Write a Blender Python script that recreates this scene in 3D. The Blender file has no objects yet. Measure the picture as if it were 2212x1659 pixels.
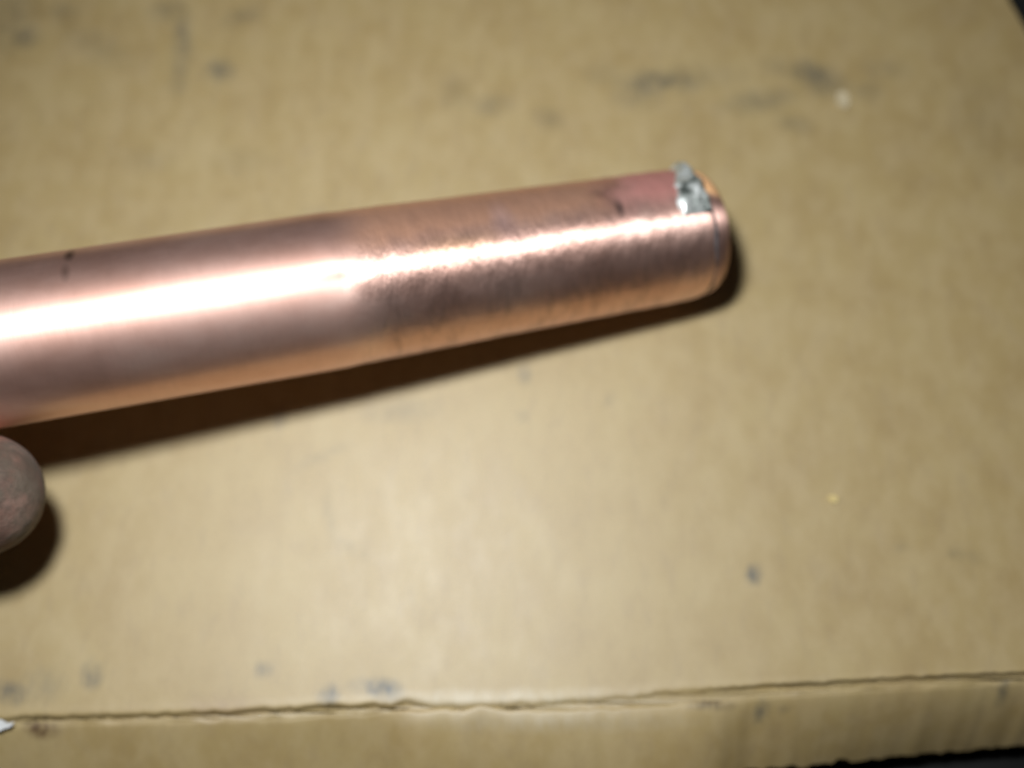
import bpy, bmesh, math, random
import numpy as np
from mathutils import Vector, Matrix, noise

random.seed(4)
sc = bpy.context.scene
COL = sc.collection
MM = 0.001

# ------------------------------------------------------------------ camera
TILT = math.radians(19.0)          # lens axis leans this far from straight down
DIST = 147.0 * MM                  # lens to cardboard along the axis
W, H, FPX = 2212.0, 1659.0, 2372.0
cd = bpy.data.cameras.new("camera")
cam = bpy.data.objects.new("camera", cd); COL.objects.link(cam)
cd.sensor_width = 36.0
cd.lens = 36.0 * FPX / W
cam.location = (0, -DIST * math.sin(TILT), DIST * math.cos(TILT))
cam.rotation_euler = (TILT, 0, 0)
cd.clip_start = 0.005; cd.clip_end = 20
cd.dof.use_dof = True
cd.dof.focus_distance = 0.116
cd.dof.aperture_fstop = 8.8
sc.camera = cam

CAMP = Vector(cam.location)
RIGHT = Vector((1, 0, 0)); UP = Vector((0, math.cos(TILT), math.sin(TILT)))
FWD = Vector((0, math.sin(TILT), -math.cos(TILT)))

def at(u, v, z):
    """point seen at (u, v) of the 2212 x 1659 picture, z mm along the lens axis"""
    return CAMP + (RIGHT * ((u - W / 2) / FPX) + UP * ((H / 2 - v) / FPX) + FWD) * (z * MM)

def on_board(u, v, h=0.0):
    d = RIGHT * ((u - W / 2) / FPX) + UP * ((H / 2 - v) / FPX) + FWD
    t = (h - CAMP.z) / d.z
    return CAMP + d * t

# ------------------------------------------------------------------ dim room
world = bpy.data.worlds.new("World"); sc.world = world
world.use_nodes = True
bg = world.node_tree.nodes["Background"]
bg.inputs[0].default_value = (1.0, 0.86, 0.72, 1)
bg.inputs[1].default_value = 0.018

# ------------------------------------------------------------------ camera flash
fd = bpy.data.lights.new("camera_flash", 'SPOT')
fd.energy = 1.13
fd.color = (0.985, 1.0, 0.985)
fd.spot_size = math.radians(135); fd.spot_blend = 1.0
fd.shadow_soft_size = 0.0105
flash = bpy.data.objects.new("camera_flash", fd); COL.objects.link(flash)
flash.location = CAMP - RIGHT * 0.024 + UP * 0.050
aim = on_board(1330, 1050)
flash.rotation_euler = (aim - flash.location).to_track_quat('-Z', 'Y').to_euler()

sc.cycles.max_bounces = 4; sc.cycles.diffuse_bounces = 2; sc.cycles.glossy_bounces = 3
sc.view_settings.view_transform = 'Standard'
sc.view_settings.look = 'None'
sc.view_settings.exposure = 0.0
sc.view_settings.gamma = 1.0

# ------------------------------------------------------------------ helpers
def tag(o, label=None, cat=None, group=None, kind=None):
    if label: o["label"] = label
    if cat: o["category"] = cat
    if group: o["group"] = group
    if kind: o["kind"] = kind
    return o

def mesh_obj(name, verts, faces, mat, parent=None, smooth=True):
    me = bpy.data.meshes.new(name)
    me.from_pydata([tuple(v) for v in verts], [], faces)
    me.validate(); me.update()
    if smooth:
        me.polygons.foreach_set("use_smooth", [True] * len(me.polygons))
    o = bpy.data.objects.new(name, me); COL.objects.link(o)
    if mat: me.materials.append(mat)
    if parent: o.parent = parent
    return o

def ss(a, b, x):
    t = max(0.0, min(1.0, (x - a) / (b - a))); return t * t * (3 - 2 * t)

class NT:
    """small node-tree writer"""
    def __init__(self, name):
        self.m = bpy.data.materials.new(name); self.m.use_nodes = True
        self.t = self.m.node_tree; self.t.nodes.clear()
        self.out = self.n('ShaderNodeOutputMaterial')
    def n(self, typ, **kw):
        nd = self.t.nodes.new(typ)
        for k, v in kw.items(): setattr(nd, k, v)
        return nd
    def l(self, a, b): self.t.links.new(a, b)
    def put(self, sock, v):
        if hasattr(v, 'is_output') or isinstance(v, bpy.types.NodeSocket): self.l(v, sock)
        else: sock.default_value = v
    def math(self, op, a, b=None, c=None, clamp=False):
        nd = self.n('ShaderNodeMath', operation=op, use_clamp=clamp)
        for i, v in enumerate((a, b, c)):
            if v is not None: self.put(nd.inputs[i], v)
        return nd.outputs[0]
    def noise(self, vec, scale, detail=3, rough=0.55, dist=0.0):
        nd = self.n('ShaderNodeTexNoise')
        self.l(vec, nd.inputs['Vector'])
        nd.inputs['Scale'].default_value = scale; nd.inputs['Detail'].default_value = detail
        nd.inputs['Roughness'].default_value = rough; nd.inputs['Distortion'].default_value = dist
        return nd.outputs
    def map(self, vec, loc=(0, 0, 0), rot=(0, 0, 0), scale=(1, 1, 1), typ='POINT'):
        nd = self.n('ShaderNodeMapping', vector_type=typ)
        self.l(vec, nd.inputs[0])
        nd.inputs[1].default_value = loc; nd.inputs[2].default_value = rot; nd.inputs[3].default_value = scale
        return nd.outputs[0]
    def rng(self, v, a, b, c=0.0, d=1.0, smooth=True):
        nd = self.n('ShaderNodeMapRange')
        if smooth: nd.interpolation_type = 'SMOOTHSTEP'
        self.l(v, nd.inputs[0])
        for i, q in enumerate((a, b, c, d)): nd.inputs[i + 1].default_value = q
        return nd.outputs[0]
    def mix(self, f, a, b, blend='MIX'):
        nd = self.n('ShaderNodeMix', data_type='RGBA', blend_type=blend)
        self.put(nd.inputs[0], f); self.put(nd.inputs[6], a); self.put(nd.inputs[7], b)
        return nd.outputs[2]
    def ramp(self, v, stops):
        nd = self.n('ShaderNodeValToRGB')
        self.l(v, nd.inputs[0])
        e = nd.color_ramp.elements
        while len(e) < len(stops): e.new(0.5)
        for el, (p, c) in zip(e, stops): el.position = p; el.color = c
        return nd.outputs[0]
    def bump(self, h, strength, dist, normal=None):
        nd = self.n('ShaderNodeBump')
        nd.inputs['Strength'].default_value = strength; nd.inputs['Distance'].default_value = dist
        self.l(h, nd.inputs['Height'])
        if normal is not None: self.l(normal, nd.inputs['Normal'])
        return nd.outputs[0]
    def bsdf(self, **kw):
        nd = self.n('ShaderNodeBsdfPrincipled')
        for k, v in kw.items(): self.put(nd.inputs[k], v)
        self.l(nd.outputs[0], self.out.inputs[0])
        return nd
    def blob(self, vec, cx, cy, rx, ry, ang=0.0, cz=0.0, rz=1e3):
        """soft elliptical mask, 1 at its middle"""
        v = self.map(vec, (cx, cy, cz), (0, 0, ang), (rx, ry, rz), 'TEXTURE')
        g = self.n('ShaderNodeTexGradient', gradient_type='SPHERICAL')
        self.l(v, g.inputs[0])
        return g.outputs['Fac']

def rgb(r, g, b): return (r, g, b, 1.0)

# ------------------------------------------------------------------ cardboard
def crease_v(u):           # picture row of the crease along the lower border
    pts = [(-600, 1573), (0, 1560), (300, 1553), (600, 1546), (850, 1531), (1000, 1529), (1045, 1521), (1100, 1530),
           (1250, 1530), (1500, 1516), (1650, 1500), (1850, 1486), (2180, 1468), (2800, 1440)]
    for (a, b), (c, d) in zip(pts, pts[1:]):
        if u <= c: return b + (d - b) * (u - a) / (c - a)
    return pts[-1][1]

def x_to_u(x): return W / 2 + x / 0.134 * FPX   # near the crease row

def crease_y(x):
    u = x_to_u(x)
    y = on_board(u, crease_v(u)).y
    j = noise.noise(Vector((x * 420, 3.1, 0))) * 0.28 + noise.noise(Vector((x * 1300, 9.7, 0))) * 0.14
    return y + j * MM

def worn(x):               # 1 where the crease is rubbed flat and pale, 0 where it is cracked open
    u = x_to_u(x)
    return ss(800, 900, u) * (1 - ss(1500, 1640, u))

def board_height(x, y, yc):
    d = (yc - y) / MM                                   # mm below the crease
    w = worn(x)
    z = 0.0
    soft = 0.6 + 2.2 * w
    right = ss(0.015, 0.06, x)
    slope = math.tan(math.radians(28 + 13 * right))
    if d > 0:                                           # the border bends down past the crease
        z -= slope * (d - soft * (1 - math.exp(-d / soft)))
        z -= 0.055 * right * max(0, d - 1.5) ** 2
    crack = math.exp(-(d / 0.27) ** 2)
    var = 0.75 + 0.5 * noise.noise(Vector((x * 260, 5, 1)))
    z -= crack * (1.1 - 0.75 * w) * max(0.25, var)
    z -= 0.75 * (1 - w) * ss(0.0, 0.45, d)
    z += (1 - 0.2 * w) * 0.05 * math.exp(-((d + 0.8) / 0.5) ** 2)
    z += w * 0.04 * math.exp(-((d + 1.1) / 0.7) ** 2) + w * 0.05 * math.exp(-((d - 1.4) / 0.9) ** 2)
    far = max(0.0, y - 0.075)
    z -= far * far * 5.2 / MM                           # the far end sags to the bench, out of view
    z += 0.10 * noise.noise(Vector((x * 30, y * 30, 2))) + 0.03 * noise.noise(Vector((x * 110, y * 110, 7)))
    z += 0.002 * math.sin(x / (3.4 * MM) * math.pi * 2 + 2 * noise.noise(Vector((x * 14, y * 14, 0))))   # flutes telegraphing through
    return z * MM

def board_mesh(mat):
    xl = -0.150
    ptop = on_board(2163, -30); pr = on_board(2222, 76)
    kx = (pr.x - ptop.x) / (pr.y - ptop.y)
    def xr(y):
        return max(0.060, min(0.125, ptop.x + (y - ptop.y) * kx)) + 0.0002 * noise.noise(Vector((y * 500, 1, 4)))
    def yb(x):                                          # torn lower rim
        u = x_to_u(x)
        v = 1664 + (1612 - 1664) * (u - 1630) / (2212 - 1630)
        base = on_board(u, v, -2.5 * MM).y if u > 1200 else on_board(1200, 1702, -2.5 * MM).y - (1200 - u) * 0.000012
        return base + (0.55 * noise.noise(Vector((x * 420, 2, 2))) + 0.35 * noise.noise(Vector((x * 1100, 6, 2)))) * MM
    yt = 0.118
    cols = [xl + 0.0 + i / 420 for i in range(421)]     # parameter offset only
    offs = []                                            # rows, signed mm from the crease
    d = 0.0
    rows_up = [0.0]
    while rows_up[-1] < 150: rows_up.append(rows_up[-1] + (0.12 if rows_up[-1] < 2.4 else 0.35 if rows_up[-1] < 5 else 0.85))
    rows_dn = [i / 46 for i in range(1, 47)]             # share of the way to the rim
    V, idx = [], []
    for fdn in reversed(rows_dn):
        row = []
        for i in range(421):
            s = i / 420; x = xl + s * (0.125 - xl)
            yc = crease_y(x); y = yc + (yb(x) - yc) * (fdn ** 1.6)
            row.append((x, y, yc))
        idx.append(row)
    for ru in rows_up:
        row = []
        for i in range(421):
            s = i / 420
            x = xl + s * (0.125 - xl); yc = crease_y(x)
            fade = max(0.0, 1 - ru / 8)
            y = (yc * fade + (crease_y(0.0)) * (1 - fade)) + ru * MM
            xx = xl + s * (xr(y) - xl)
            row.append((xx, y, y - ru * MM))
        idx.append(row)
    nr, nc = len(idx), 421
    for row in idx:
        for (x, y, yc) in row: V.append((x, y, board_height(x, y, yc)))
    F = []
    for r in range(nr - 1):
        for c in range(nc - 1):
            a = r * nc + c
            F.append((a, a + 1, a + nc + 1, a + nc))
    return mesh_obj("top_liner", V, F, mat), idx, nr, nc

t = NT("cardboard_paper")
tc = t.n('ShaderNodeTexCoord'); P = tc.outputs['Object']
n1 = t.noise(P, 95, 5, 0.6)[0]
n2 = t.noise(t.map(P, scale=(1, 0.6, 1)), 300, 4, 0.6)[0]
n3 = t.noise(P, 2600, 3, 0.7)[0]
n4 = t.noise(t.map(P, rot=(0, 0, 0.2), scale=(1, 0.35, 1)), 520, 3, 0.6)[0]
col = t.ramp(n1, [(0.30, rgb(0.362, 0.258, 0.104)), (0.50, rgb(0.402, 0.296, 0.125)), (0.70, rgb(0.435, 0.332, 0.150))])
col = t.mix(t.rng(n2, 0.35, 0.70, 0.0, 0.42), col, rgb(0.485, 0.378, 0.200))
col = t.mix(t.rng(n3, 0.50, 0.75, 0.0, 0.20), col, rgb(0.27, 0.19, 0.095))
col = t.mix(t.rng(n4, 0.50, 0.70, 0.0, 0.22), col, rgb(0.31, 0.225, 0.115))
# grime, ink marks and the painted dark gap of a slit: (u, v, half-width px, half-height px, turn deg, strength)
MARKS = [(1628, 1240, 15, 19, 0, 1.5), (830, 1489, 40, 22, -20, 1.35), (785, 1484, 34, 20, 0, 0.5), (712, 1500, 22, 24, 0, 1.2),
         (200, 1461, 22, 26, 20, 0.9), (570, 1449, 20, 17, 0, 0.8), (22, 1496, 36, 20, -30, 1.0), (92, 1482, 45, 36, 0, 0.35),
         (1131, 810, 14, 22, 10, 0.9), (475, 152, 34, 26, 0, 1.15), (392, 112, 22, 60, 6, 0.7), (398, 62, 18, 46, 10, 0.65),
         (362, 22, 40, 30, 10, 0.65), (384, 178, 22, 34, 0, 0.55), (58, 82, 28, 22, 20, 1.0), (525, 35, 44, 22, 25, 0.65), (136, 24, 34, 24, 0, 0.55), (20, 40, 55, 80, 0, 0.6),
         (205, 100, 90, 32, -30, 0.40), (1400, 178, 44, 28, 15, 0.85), (1462, 176, 52, 26, -10, 0.75), (1520, 165, 90, 32, 0, 0.35),
         (1772, 172, 54, 34, -30, 1.25), (1712, 148, 70, 24, -10, 0.5), (1640, 217, 84, 28, 10, 0.75), (1875, 196, 36, 22, 0, 0.5),
         (1915, 150, 50, 26, 0, 0.35), (1716, 268, 40, 24, -15, 0.6), (1062, 228, 44, 26, 0, 0.65), (985, 200, 36, 40, 0, 0.4), (1185, 256, 36, 26, -30, 0.6),
         (1300, 160, 40, 30, 0, 0.35), (870, 886, 88, 26, 6, 0.33), (1128, 900, 16, 14, 0, 0.35), (602, 905, 18, 24, 0, 0.6), (700, 985, 70, 12, 25, 0.30),
         (712, 1110, 14, 60, 8, 0.26), (760, 1185, 50, 12, -30, 0.25), (1319, 862, 18, 12, 0, 0.4), (2065, 1196, 18, 14, 0, 0.5), (2110, 1203, 22, 12, 0, 0.3),
         (1948, 1184, 16, 14, 0, 0.3), (1648, 1535, 16, 26, 0, 0.9), (1700, 1530, 14, 10, 0, 0.4), (320, 345, 60, 30, 0, 0.25), (520, 348, 70, 30, 0, 0.25),
         (690, 470, 60, 24, 0, 0.3), (2120, 260, 60, 120, 0, 0.25), (1380, 195, 60, 46, 0, 0.5), (1740, 1480, 60, 16, 8, 0.2), (2178, 1492, 9, 26, 0, 1.3)]
SCUFF_SHEEN = [(82, 1572, 34, 18, 1.4, (0.13, 0.075, 0.03)), (480, 1528, 90, 30, 0.5, (0.27, 0.165, 0.075)),
          (1540, 1523, 50, 12, 1.1, (0.14, 0.10, 0.05)),
          (1150, 1508, 330, 20, 0.7, (0.51, 0.44, 0.30)), (1180, 1556, 300, 24, 0.6, (0.51, 0.44, 0.31)), (960, 1505, 90, 14, 0.5, (0.54, 0.48, 0.35))]  # pale wear at the crease; lower band also paints in the ridge's sheen
def paint_marks(o):
    """marks soaked into the paper, plus wear and painted sheen, kept on the mesh points"""
    co = np.empty(len(o.data.vertices) * 3); o.data.vertices.foreach_get("co", co); co = co.reshape(-1, 3)
    wob = np.array([(noise.noise(Vector((x * 330, y * 330, 1))), noise.noise(Vector((x * 330, y * 330, 8)))) for x, y, z in co]) * 0.00042
    X, Y = co[:, 0] + wob[:, 0], co[:, 1] + wob[:, 1]
    def ell(u, v, rx, ry, ang):
        p = on_board(u, v); k = 1.22 * (CAMP - p).length / FPX
        c, s_ = math.cos(math.radians(ang)), math.sin(math.radians(ang))
        dx, dy = X - p.x, Y - p.y
        return np.clip(1 - np.sqrt(((dx * c + dy * s_) / (rx * k)) ** 2 + ((dy * c - dx * s_) / (ry * k * 1.04)) ** 2), 0, 1)
    g = np.zeros(len(co))
    for (u, v, rx, ry, ang, st) in MARKS: g += ell(u, v, rx, ry, ang) ** 0.8 * st * (0.80 if v > 700 else 0.58)
    at_ = o.data.attributes.new("grime", 'FLOAT', 'POINT'); at_.data.foreach_set("value", np.clip(g, 0, 1))
    C = np.zeros((len(co), 4))
    for (u, v, rx, ry, st, c) in SCUFF_SHEEN:
        f = np.clip(ell(u, v, rx, ry, 0) * st, 0, 1)[:, None]
        C[:, :3] = C[:, :3] * (1 - f) + np.array(c) * f
        C[:, 3:] = C[:, 3:] * (1 - f) + f
    ca = o.data.attributes.new("scuff_sheen", 'FLOAT_COLOR', 'POINT')
    C[:, :3] = C[:, :3] / np.maximum(C[:, 3:], 1e-4)
    ca.data.foreach_set("color", C.ravel())
ga = t.n('ShaderNodeAttribute', attribute_name="grime"); sa = t.n('ShaderNodeAttribute', attribute_name="scuff_sheen")
brk = t.rng(t.noise(t.map(P, rot=(0, 0, 0.5), scale=(1, 0.45, 1)), 1000, 3, 0.65)[0], 0.34, 0.62, 0.50, 1.1)
col = t.mix(t.math('MULTIPLY', ga.outputs['Fac'], brk, clamp=True), col, rgb(0.066, 0.070, 0.062))
col = t.mix(t.math('MULTIPLY', sa.outputs['Alpha'], brk, clamp=True), col, sa.outputs['Color'])
rough = t.rng(n2, 0.3, 0.7, 0.52, 0.57)
bmp = t.bump(n3, 0.25, 0.00005)
bmp = t.bump(n2, 0.12, 0.00010, bmp)
t.bsdf(**{'Base Color': col, 'Roughness': rough, 'Specular IOR Level': 1.0, 'IOR': 1.56, 'Normal': bmp})
M_BOARD = t.m

t = NT("cardboard_core")
tc = t.n('ShaderNodeTexCoord')
nz = t.noise(tc.outputs['Object'], 700, 4)[0]
t.bsdf(**{'Base Color': t.ramp(nz, [(0.3, rgb(0.26, 0.18, 0.09)), (0.7, rgb(0.40, 0.29, 0.15))]), 'Roughness': 0.85})
M_CORE = t.m

board = bpy.data.objects.new("cardboard_sheet", None); COL.objects.link(board)
tag(board, "worn brown cardboard sheet with dark stains and a cracked crease under the pipe", "cardboard")
liner, rows, nr, nc = board_mesh(M_BOARD)
liner.parent = board
paint_marks(liner)
tag(liner, "tan stained paper face with a crease along the lower border")
# lower liner and the fluted paper between them, coarser and hidden from above
def under(name, dz, wave):
    V, F = [], []
    rr = list(range(0, nr, 4)); rr = rr if rr[-1] == nr - 1 else rr + [nr - 1]
    for r in rr:
        for c in range(nc):
            x, y, yc = rows[r][c]
            z = board_height(x, y, yc) - dz * MM
            if wave: z += 1.25 * MM * math.sin(x / (7.0 * MM) * 2 * math.pi)
            V.append((x, y, z))
    for i in range(len(rr) - 1):
        for c in range(nc - 1):
            a = i * nc + c; F.append((a, a + 1, a + nc + 1, a + nc))
    o = mesh_obj(name, V, F, M_CORE, board)
    return o
under("fluting", 1.75, True)
under("bottom_liner", 3.5, False)

# bench below
t = NT("bench_paint")
tc = t.n('ShaderNodeTexCoord')
nz = t.noise(tc.outputs['Object'], 60, 5)[0]
t.bsdf(**{'Base Color': t.ramp(nz, [(0.35, rgb(0.006, 0.006, 0.006)), (0.7, rgb(0.016, 0.017, 0.017))]), 'Roughness': 0.8,
          'Specular IOR Level': 0.2})
V, F = [], []
N = 24
for j in range(N + 1):
    for i in range(N + 1):
        x = -0.6 + 1.2 * i / N; y = -0.6 + 1.2 * j / N
        V.append((x, y, -0.0145 + 0.0002 * noise.noise(Vector((x * 20, y * 20, 0)))))
for j in range(N):
    for i in range(N):
        a = j * (N + 1) + i; F.append((a, a + 1, a + N + 2, a + N + 1))
bench = mesh_obj("bench_surface", V, F, t.m)
bench["kind"] = "structure"

# ------------------------------------------------------------------ copper pipe
Z_TIP, Z_LEFT = 145.3, 127.6
TIPP = at(1536, 497, Z_TIP)
LEFTP = at(0, 744, Z_LEFT)
AX = (LEFTP - TIPP).normalized()                       # local +X runs from the tip to the hand
mid = (LEFTP + TIPP) / 2
zc = (CAMP - mid); zc = (zc - AX * zc.dot(AX)).normalized()   # local +Z looks up at the lens
yc_ = zc.cross(AX).normalized()
if yc_.y < 0: yc_ = -yc_; 
# right-handed frame: X = AX, Y, Z
Yv = yc_
Zv = AX.cross(Yv)
if Zv.z < 0:
    Yv = -Yv; Zv = AX.cross(Yv)
PM = Matrix(((AX.x, Yv.x, Zv.x, TIPP.x), (AX.y, Yv.y, Zv.y, TIPP.y), (AX.z, Yv.z, Zv.z, TIPP.z), (0, 0, 0, 1)))
YS = 1.0 if Yv.y > 0 else -1.0                         # sign of "picture up" in local Y
pipe = bpy.data.objects.new("copper_pipe", None); COL.objects.link(pipe)
pipe.matrix_world = PM
tag(pipe, "shiny copper pipe with hammered tapering end and grey solder at its closed tip", "pipe")
LEN = (LEFTP - TIPP).length
def s_of(u):               # mm from the tip where picture column u meets the side facing the lens
    lo, hi = -5.0, 120.0
    for _ in range(40):
        m = (lo + hi) / 2
        q = TIPP + AX * (m * MM) + Zv * 0.0075 - CAMP
        if q.dot(RIGHT) / q.dot(FWD) * FPX + W / 2 > u: lo = m
        else: hi = m
    return lo

def rad(s):                # outer radius in mm, s mm from the tip
    pts = [(0, 8.35), (4, 8.55), (8, 8.70), (15, 8.80), (28, 9.05), (40, 9.36), (46.6, 9.52), (49.2, 9.63), (52, 9.64), (70, 9.62), (200, 9.6)]
    for (a, b), (c, d) in zip(pts, pts[1:]):
        if s <= c:
            q = (s - a) / (c - a); return b + (d - b) * q
    return 9.6

def dents(s, a):
    """hammer marks on the tapered end, in mm"""
    y, z = math.cos(a), math.sin(a)
    m = 1 - ss(44, 50, s)
    v = Vector((s * 0.30, y * 2.6, z * 2.6)); h = 0.055 * noise.noise(v)
    v2 = Vector((s * 1.1, y * 4.5 + 3, z * 4.5)); h += 0.040 * noise.noise(v2)
    # the step where the swaged end begins
    st = math.exp(-((s - 48.3 - 1.2 * noise.noise(Vector((y * 2, z * 2, 8)))) / 1.3) ** 2)
    big = 0.045 * noise.noise(Vector((s * 0.055, y * 1.6, z * 1.6 + 4)))
    yy = 9.6 * y * YS; dd = ((s - S_DENT) / (4.2 if s > S_DENT else 1.2)) ** 2 + ((yy - 0.9) / (1.3 if yy > 0.9 else 4.2)) ** 2
    dent = 0.26 * math.exp(-dd) if z > 0 else 0.0
    return m * h - 0.07 * st + big - dent

NA = 160
S_DENT = s_of(742)
def lathe(name, prof, mat, parent, dent=True, close=False):
    V, F = [], []
    for (s, r, w) in prof:
        for k in range(NA):
            a = 2 * math.pi * k / NA
            rr = r + (dents(s, a) * w if dent else 0)
            V.append((s * MM, rr * math.cos(a) * MM, rr * math.sin(a) * MM))
    n = len(prof)
    for i in range(n - 1):
        for k in range(NA):
            k2 = (k + 1) % NA
            F.append((i * NA + k, i * NA + k2, (i + 1) * NA + k2, (i + 1) * NA + k))
    if close:
        F.append(tuple(range(NA - 1, -1, -1)))
    return mesh_obj(name, V, F, mat, parent)

SMAX = LEN / MM + 95
# --- materials
def copper(name, plug=False):
    t = NT(name)
    tc = t.n('ShaderNodeTexCoord'); P = tc.outputs['Object']
    sp = t.n('ShaderNodeSeparateXYZ'); t.l(P, sp.inputs[0])
    s = sp.outputs[0]
    up = t.math('MULTIPLY', sp.outputs[1], YS)
    up = t.math('ADD', up, t.math('MULTIPLY', t.math('SUBTRACT', t.noise(P, 380, 3, 0.6)[0], 0.5), 0.0025))
    ham = t.rng(s, 0.044, 0.051, 1.0, 0.0)
    # tarnish clouds
    cl = t.noise(t.map(P, scale=(0.55, 1, 1)), 130, 4, 0.6)[0]
    base = t.ramp(cl, [(0.28, rgb(0.82, 0.505, 0.42)), (0.52, rgb(0.90, 0.595, 0.515)), (0.75, rgb(0.94, 0.68, 0.605))])
    upper = t.math('MULTIPLY', t.rng(up, 0.0024, 0.0062), ham)
    wv = t.noise(P, 210, 3, 0.6)[0]
    # brown heat tint on the back of the tapered end
    s_w = t.math('ADD', s, t.math('MULTIPLY', t.math('SUBTRACT', wv, 0.5), 0.010))
    brown = t.math('MULTIPLY', upper, t.rng(s_w, 0.0115, 0.0170))
    base = t.mix(t.math('MULTIPLY', brown, 0.72), base, rgb(0.78, 0.40, 0.215))
    pinkf = t.math('MULTIPLY', upper, t.math('MULTIPLY', t.rng(s_w, 0.0105, 0.0185, 1.0, 0.0), t.rng(s, 0.004, 0.006)))
    base = t.mix(t.math('MULTIPLY', pinkf, 0.85), base, rgb(0.82, 0.33, 0.30))
    oxide_glint = t.math('MAXIMUM', t.math('MULTIPLY', pinkf, 0.80), t.math('MULTIPLY', brown, 0.50))
    def spot(u, dy, ru, ry, st, c, b):
        m = t.math('MULTIPLY', t.blob(P, s_of(u) * MM, YS * dy * MM, ru * MM, ry * MM, 0.0, 0.006), st, clamp=True)
        return t.mix(m, b, c)
    base = spot(1100, 4.6, 2.0, 3.6, 1.0, rgb(0.80, 0.52, 0.47), base)
    base = spot(1350, 4.4, 0.75, 1.5, 1.1, rgb(0.20, 0.13, 0.12), base)
    base = spot(1318, 6.6, 1.6, 0.8, 0.5, rgb(0.25, 0.15, 0.11), base)
    base = spot(172, 8.7, 0.8, 0.9, 0.9, rgb(0.09, 0.05, 0.04), base)
    base = spot(165, 6.7, 0.7, 1.3, 0.5, rgb(0.16, 0.09, 0.07), base)
    base = spot(1000, 3.2, 7.0, 1.6, 0.5, rgb(0.70, 0.42, 0.20), base)
    glint = t.math('MULTIPLY', t.blob(P, 0.0011, YS * 0.0064, 0.0036, 0.0036, 0.0, 0.0046, 0.0050), 3.2, clamp=True)  # orange glint painted into the copper as a diffuse patch
    base = t.mix(glint, base, rgb(0.95, 0.54, 0.27))
    oxide_glint = t.math('MAXIMUM', oxide_glint, t.math('MULTIPLY', glint, 0.8))
    # fine dark pits and rings
    ring = t.noise(t.map(P, scale=(1.0, 0.09, 0.09)), 1900, 4, 0.65)[0]
    grit = t.noise(t.map(P, scale=(1.0, 0.32, 0.32)), 620, 4, 0.7)[0]
    base = t.mix(t.math('MULTIPLY', t.rng(grit, 0.42, 0.70), t.math('MULTIPLY_ADD', t.math('MULTIPLY', ham, t.rng(up, -0.001, 0.004, 1.0, 0.25)), 0.24, 0.06)), base, rgb(0.26, 0.16, 0.14))
    if plug:
        base = t.mix(t.math('MULTIPLY', t.rng(grit, 0.40, 0.75, 0.25, 0.8), t.math('SUBTRACT', 1.0, glint)), base, rgb(0.23, 0.13, 0.13))
    # relief: sanding rings everywhere, hammer chatter on the end
    b = t.bump(ring, 0.26, 0.00006)
    chat = t.math('MULTIPLY', grit, ham)
    b = t.bump(chat, 0.60, 0.00030, b)
    tan = t.n('ShaderNodeTangent', direction_type='RADIAL', axis='X')
    var = t.math('MULTIPLY', t.math('SUBTRACT', cl, 0.5), 0.06)
    def metal_lobe(rough, aniso):
        nd = t.n('ShaderNodeBsdfPrincipled')
        for k, v in {'Base Color': base, 'Metallic': 1.0, 'Roughness': rough, 'Anisotropic': aniso, 'Anisotropic Rotation': 0.25,
                     'Normal': b, 'Tangent': tan.outputs[0]}.items(): t.put(nd.inputs[k], v)
        return nd.outputs[0]
    soft = metal_lobe(t.math('ADD', var, 0.60), 0.25)          # satin, hand-rubbed copper
    keen = metal_lobe(t.math('MULTIPLY_ADD', ham, 0.17, 0.36), t.math('MULTIPLY_ADD', ham, 0.32, 0.60))   # sanded rings
    mm = t.n('ShaderNodeMixShader')
    t.put(mm.inputs[0], t.math('MULTIPLY_ADD', ham, 0.46, 0.40)); t.l(soft, mm.inputs[1]); t.l(keen, mm.inputs[2])
    film = t.n('ShaderNodeBsdfPrincipled')               # thin dull oxide film, also carrying the painted glint
    for k, v in {'Base Color': t.mix(t.math('MULTIPLY_ADD', glint, -0.3, 0.3), base, rgb(0.30, 0.17, 0.15)), 'Metallic': t.math('MULTIPLY_ADD', glint, -0.5, 0.5), 'Roughness': 0.62, 'Normal': b}.items(): t.put(film.inputs[k], v)
    mx = t.n('ShaderNodeMixShader')
    t.put(mx.inputs[0], t.math('ADD', t.math('MULTIPLY_ADD', t.rng(cl, 0.3, 0.7), 0.05, 0.07), oxide_glint, clamp=True))
    t.l(mm.outputs[0], mx.inputs[1]); t.l(film.outputs[0], mx.inputs[2])
    t.l(mx.outputs[0], t.out.inputs[0])
    return t.m

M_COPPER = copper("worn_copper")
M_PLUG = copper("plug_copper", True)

t = NT("solder")
tc = t.n('ShaderNodeTexCoord'); P = tc.outputs['Object']
nz = t.noise(P, 480, 4, 0.6)[0]
n5 = t.noise(P, 1900, 3, 0.6)[0]
colr = t.ramp(nz, [(0.34, rgb(0.09, 0.11, 0.10)), (0.43, rgb(0.58, 0.64, 0.62)), (0.56, rgb(0.92, 0.97, 0.97))])
t.bsdf(**{'Base Color': colr, 'Metallic': 0.65, 'Roughness': t.rng(n5, 0.3, 0.7, 0.30, 0.50), 'Normal': t.bump(n5, 0.15, 0.0001)})
M_SOLDER = t.m
t = NT("scorched_solder")
tc = t.n('ShaderNodeTexCoord'); P = tc.outputs['Object']
nz = t.noise(P, 800, 4, 0.6)[0]
t.bsdf(**{'Base Color': t.ramp(nz, [(0.35, rgb(0.025, 0.025, 0.03)), (0.65, rgb(0.10, 0.085, 0.09))]), 'Metallic': 0.0, 'Roughness': 0.75,
          'Normal': t.bump(nz, 0.4, 0.0002)})
M_SEAM = t.m

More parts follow.
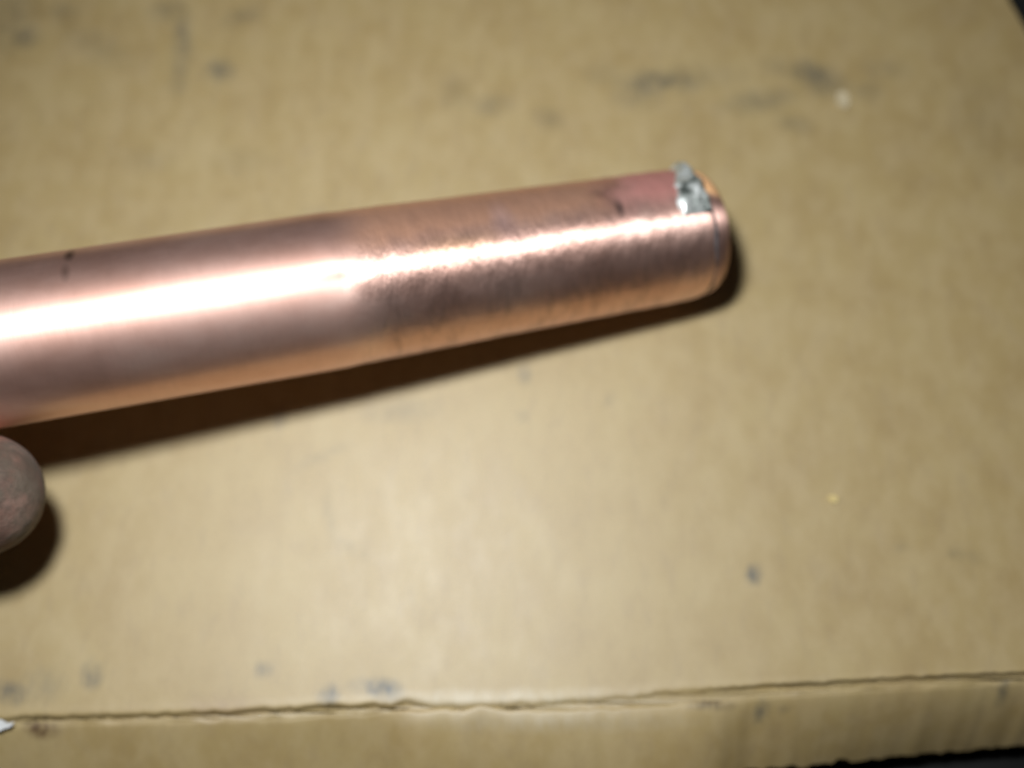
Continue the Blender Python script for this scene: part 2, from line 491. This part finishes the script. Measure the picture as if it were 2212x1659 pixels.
# --- tube wall: outside from the seam to the far open end, then back inside
prof = []
s = 3.1
prof.append((2.7, rad(2) - 0.9, 0.2))
prof.append((2.8, rad(2) - 0.30, 0.4))
while s < SMAX:
    roll = 0.22 * math.exp(-((s - 3.0) / 0.7))
    prof.append((s, rad(s) - roll, ss(1.5, 6, s)))
    s += 0.25 if s < 6 else 0.45 if s < 56 else 1.6
prof.append((SMAX, 9.45, 0.5)); prof.append((SMAX + 0.15, 9.2, 0.3)); prof.append((SMAX + 0.1, 8.75, 0.0)); prof.append((SMAX - 1, 8.6, 0.0))
prof.append((60, 8.6, 0)); prof.append((20, 7.9, 0))
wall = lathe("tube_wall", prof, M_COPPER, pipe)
# --- closing plug: disc with a rounded rim standing out of the end
pr = [(3.2, 7.6, 0.0), (2.95, 8.05, 0.1)]
for i in range(0, 13):
    a = math.radians(90 * i / 12)
    pr.append((2.65 - 2.65 * math.sin(a), 8.24 - 3.1 + 3.1 * math.cos(a), 0.5))
pr += [(-0.02, 4.0, 0.3), (-0.03, 2.4, 0.2), (-0.03, 0.6, 0.0)]
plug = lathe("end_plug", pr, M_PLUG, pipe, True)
bmx = bmesh.new(); bmx.from_mesh(plug.data)
bmx.verts.ensure_lookup_table()
ed = [e for e in bmx.edges if e.is_boundary and abs(e.verts[0].co.yz.length) < 0.001]
bmesh.ops.edgeloop_fill(bmx, edges=ed); bmx.to_mesh(plug.data); bmx.free()
tag(plug, "rounded copper plug closing the pipe's end")

# --- scorched seam ring between plug and tube
V, F = [], []
NT_ = 10
for k in range(NA):
    a = 2 * math.pi * k / NA
    rr = 8.10 + 0.07 * noise.noise(Vector((math.cos(a) * 5, math.sin(a) * 5, 0)))
    th = max(0.05, 0.26 + 0.50 * noise.noise(Vector((math.cos(a) * 2.2, math.sin(a) * 2.2, 5))))
    sx = 2.85 + 0.35 * noise.noise(Vector((math.cos(a) * 2.5, math.sin(a) * 2.5, 9)))
    for q in range(NT_):
        b = 2 * math.pi * q / NT_
        r2 = rr + th * 0.75 * math.cos(b)
        V.append(((sx + th * 1.1 * math.sin(b)) * MM, r2 * math.cos(a) * MM, r2 * math.sin(a) * MM))
for k in range(NA):
    for q in range(NT_):
        k2 = (k + 1) % NA; q2 = (q + 1) % NT_
        F.append((k * NT_ + q, k * NT_ + q2, k2 * NT_ + q2, k2 * NT_ + q))
seam = mesh_obj("solder_seam", V, F, M_SEAM, pipe)
tag(seam, "dark scorched solder ring round the closed end")

# --- solder run on the upper shoulder: a lumpy patch hugging the tube
def solder_patch():
    na, ns = 64, 46
    a0, a1 = math.radians(-22), math.radians(75)          # 0 = picture-up side of the tube, 90 = facing the lens
    V, F, H_ = [], [], []
    for i in range(na + 1):
        for j in range(ns + 1):
            fa, fs = i / na, j / ns
            a = a0 + (a1 - a0) * fa; s = 0.6 + 7.0 * fs
            # outline: broad towards the top, drawn to a lip at its lower end
            edge = 4.6 + 2.3 * ss(0.35, 0.8, fa) + 0.7 * noise.noise(Vector((a * 4, 1, 3))) + 0.3 * noise.noise(Vector((a * 11, 4, 3)))
            near = 1.0 + 1.9 * ss(0.28, 0.42, fa) + 0.35 * noise.noise(Vector((a * 6, 7, 1)))
            inside = min((edge - s) / 1.1, (s - near) / 0.6, fa / 0.10, (1 - fa) / 0.14)
            lump = 0.42 + 0.40 * noise.noise(Vector((s * 0.55, a * 3.4, 0.5))) + 0.09 * noise.noise(Vector((s * 1.2, a * 7, 2)))
            h = max(-0.35, min(1.0, inside))
            h = math.sqrt(h) * max(0.15, lump) * (1.25 + 0.35 * fa) if h > 0 else h * 0.8
            rr = (rad(s) if s > 3.0 else 8.2 - 0.24 * (3.0 - s) ** 2) + h
            V.append((s * MM, rr * math.cos(a) * YS * MM, rr * math.sin(a) * MM)); H_.append(h)
    for i in range(na):
        for j in range(ns):
            q = (i * (ns + 1) + j, i * (ns + 1) + j + 1, (i + 1) * (ns + 1) + j + 1, (i + 1) * (ns + 1) + j)
            if max(H_[k] for k in q) > -0.12: F.append(q if YS < 0 else q[::-1])
    o = mesh_obj("solder_blob", V, F, M_SOLDER, pipe)
    bm = bmesh.new(); bm.from_mesh(o.data)
    bmesh.ops.delete(bm, geom=[v for v in bm.verts if not v.link_faces], context='VERTS')
    bmesh.ops.recalc_face_normals(bm, faces=bm.faces)
    bm.to_mesh(o.data); bm.free()
    return o
tag(solder_patch(), "lumpy silvery grey solder on the upper shoulder of the tip")

# ------------------------------------------------------------------ hand
t = NT("grimy_skin")
tc = t.n('ShaderNodeTexCoord'); P = tc.outputs['Object']
n1 = t.noise(P, 170, 4, 0.6)[0]; n2 = t.noise(P, 230, 4, 0.6)[0]
n6 = t.noise(t.map(P, rot=(0, 0.3, 0.5), scale=(0.45, 1, 1)), 900, 4, 0.65)[0]
skin = t.ramp(n1, [(0.32, rgb(0.14, 0.054, 0.041)), (0.50, rgb(0.21, 0.112, 0.090)), (0.68, rgb(0.32, 0.205, 0.170))])
skin = t.mix(t.rng(n2, 0.36, 0.62, 0.20, 0.75), skin, rgb(0.085, 0.085, 0.066))
skin = t.mix(t.rng(n6, 0.45, 0.70, 0.0, 0.55), skin, rgb(0.085, 0.062, 0.052))
pd = at(-170, 945, 128)
skin = t.mix(t.math('MULTIPLY', t.blob(P, pd.x, pd.y, 0.012, 0.006, 0.0, pd.z, 0.012), 2.0, clamp=True), skin, rgb(0.62, 0.22, 0.14))  # redder skin out of view, added to redden its reflection in the pipe
b = t.bump(n6, 0.5, 0.0004); b = t.bump(n2, 0.25, 0.0003, b)
t.bsdf(**{'Base Color': skin, 'Roughness': 0.65, 'Specular IOR Level': 0.25, 'Normal': b,
          'Sheen Weight': 0.05})
M_SKIN = t.m

def pipe_pt(d, up=0.0, out=0.0):
    """mm left of the picture border along the pipe; up = picture-up, out = towards the lens"""
    return TIPP + AX * (LEN + d * MM) + Yv * (YS * up * MM) + Zv * (out * MM)

def capsule(bm, p, q, r1, r2, flat=None):
    """tapered round-ended bone p -> q"""
    ax = (q - p); L = ax.length; ax = ax / L
    n = ax.orthogonal().normalized(); m = ax.cross(n)
    rings = []
    K = 7
    for i in range(K): a = math.pi / 2 * (1 - i / K); rings.append((-r1 * math.sin(a), r1 * math.cos(a)))
    for i in range(9): f = i / 8; rings.append((L * f, r1 + (r2 - r1) * f))
    for i in range(1, K + 1): a = math.pi / 2 * i / K; rings.append((L + r2 * math.sin(a), r2 * math.cos(a)))
    vs = []
    for (d, r) in rings:
        r = max(r, 1e-5)
        vs.append([bm.verts.new(p + ax * d + (n * math.cos(2 * math.pi * k / 20) + m * math.sin(2 * math.pi * k / 20)) * r) for k in range(20)])
    for a, b2 in zip(vs, vs[1:]):
        for k in range(20):
            bm.faces.new((a[k], a[(k + 1) % 20], b2[(k + 1) % 20], b2[k]))
    bm.faces.new(vs[0][::-1]); bm.faces.new(vs[-1])

bm = bmesh.new()
def chain(pts, rr):
    for a, b2, r1, r2 in zip(pts, pts[1:], rr, rr[1:]): capsule(bm, a, b2, r1 * MM, r2 * MM)

# thumb along the near side of the pipe, its pad on the metal just left of the picture
z_th = 126.0
thumb_tip = at(-45, 1069, z_th)
th = [thumb_tip, at(-150, 1060, z_th + 0.5), at(-420, 1090, z_th - 3), at(-620, 1190, z_th - 8), at(-1050, 1180, z_th - 26)]
chain(th, [7.3, 8.1, 9.0, 9.6, 14.5])
wrist = pipe_pt(150, -14, 26)
# fingers over the far side of the pipe
def finger(d0, d1, kn_up, kn_out, r):
    kn = pipe_pt(d1, kn_up, kn_out)
    p1 = pipe_pt(d1 - 26 if d0 < 30 else d1 - 14, 13, 22)
    p2 = pipe_pt(d0 + 16, 17.5, 8)
    p3 = pipe_pt(d0, 15.5, -3.5)
    chain([kn, p1, p2, p3], [r + 2.2, r + 1.2, r + 0.4, r - 0.8])
    return kn
k1 = finger(22, 78, 14, 27, 7.0)
k2 = finger(50, 96, 12, 30, 7.3)
k3 = finger(72, 114, 6, 30, 6.8)
k4 = finger(94, 130, -2, 27, 6.0)
for k in (k1, k2, k3, k4): chain([k, wrist], [11.0, 17.0])
chain([th[-1], wrist], [14.5, 17.0])
chain([k1, th[-1]], [9.0, 12.0])
chain([wrist, wrist + AX * 0.07 + Vector((0, -0.02, 0.01)), wrist + AX * 0.16 + Vector((0, -0.06, 0.03))], [20, 24, 29])
me = bpy.data.meshes.new("hand"); bm.to_mesh(me); bm.free()
hand = bpy.data.objects.new("hand", me); COL.objects.link(hand)
me.materials.append(M_SKIN)
rm = hand.modifiers.new("one_skin", 'REMESH'); rm.mode = 'VOXEL'; rm.voxel_size = 0.0012; rm.use_smooth_shade = True
sm = hand.modifiers.new("soften", 'SMOOTH'); sm.factor = 0.5; sm.iterations = 7
tag(hand, "grimy thumb tip at the left border, below the pipe it holds", "hand")

# ------------------------------------------------------------------ small litter on the cardboard
def flake(name, u, v, pts, thick, mat, lift, tilt, label, cat):
    """thin chip with an irregular outline (pixels), curled a little"""
    c = on_board(u, v); k = (CAMP - c).length / FPX
    base = board_height(c.x, c.y, crease_y(c.x)) if v < 1520 else -0.0002
    V, F = [], []
    n = len(pts)
    for side in (0, 1):
        for f in (1.0, 0.55):
            for (px, py) in pts:
                x, y = px * k * f, -py * k * f
                z = lift * MM + tilt[0] * x + tilt[1] * y + 60 * (x * x + y * y) * (1 - f * 0.3) - side * thick * MM
                V.append((x, y, z))
        V.append((0, 0, lift * MM - side * thick * MM))
    o_ = 2 * n + 1
    for side in (0, 1):
        q = side * o_
        for i in range(n):
            j = (i + 1) % n
            a = [(q + i, q + j, q + n + j, q + n + i), (q + n + i, q + n + j, q + 2 * n)]
            F += [f[::-1] if side == 0 else f for f in a]
    for i in range(n):
        j = (i + 1) % n; F.append((i, j, o_ + j, o_ + i))
    o = mesh_obj(name, V, F, mat, None, False)
    bm = bmesh.new(); bm.from_mesh(o.data); bmesh.ops.recalc_face_normals(bm, faces=bm.faces); bm.to_mesh(o.data); bm.free()
    o.location = (c.x, c.y, base)
    tag(o, label, cat)
    return o

def plain(name, c1, c2, rough):
    t = NT(name); tc = t.n('ShaderNodeTexCoord')
    nz = t.noise(tc.outputs['Object'], 900, 3)[0]
    t.bsdf(**{'Base Color': t.ramp(nz, [(0.3, c1), (0.7, c2)]), 'Roughness': rough})
    return t.m
M_WHITE = plain("white_paper", rgb(0.66, 0.68, 0.70), rgb(0.82, 0.84, 0.86), 0.5)
M_CREAM = plain("cream_chip", rgb(0.48, 0.40, 0.25), rgb(0.58, 0.50, 0.34), 0.6)
M_YEL = plain("yellow_chip", rgb(0.60, 0.46, 0.18), rgb(0.70, 0.58, 0.28), 0.6)
flake("paper_scrap", 2, 1566, [(-46, -9), (-20, -13), (2, -9), (14, -3), (28, -5), (20, 4), (8, 7), (0, 11), (-28, 10), (-50, 6)], 0.15, M_WHITE, 0.35, (0.05, 0.1),
      "tiny white paper scrap caught in the crease at the lower left corner", "paper scrap")
flake("paint_chip", 1819, 219, [(-12, -14), (0, -20), (12, -12), (14, 4), (6, 18), (-6, 16), (-14, 4)], 0.3, M_CREAM, 0.4, (0.0, 0.1),
      "pale cream chip on the cardboard beyond the pipe's tip, upper right", "chip")
flake("sawdust_chip", 1798, 1079, [(-10, -5), (0, -9), (12, -4), (9, 6), (-4, 8)], 0.25, M_YEL, 0.3, (0.0, 0.0),
      "tiny yellowish chip on bare cardboard at right, below the pipe's tip", "chip")
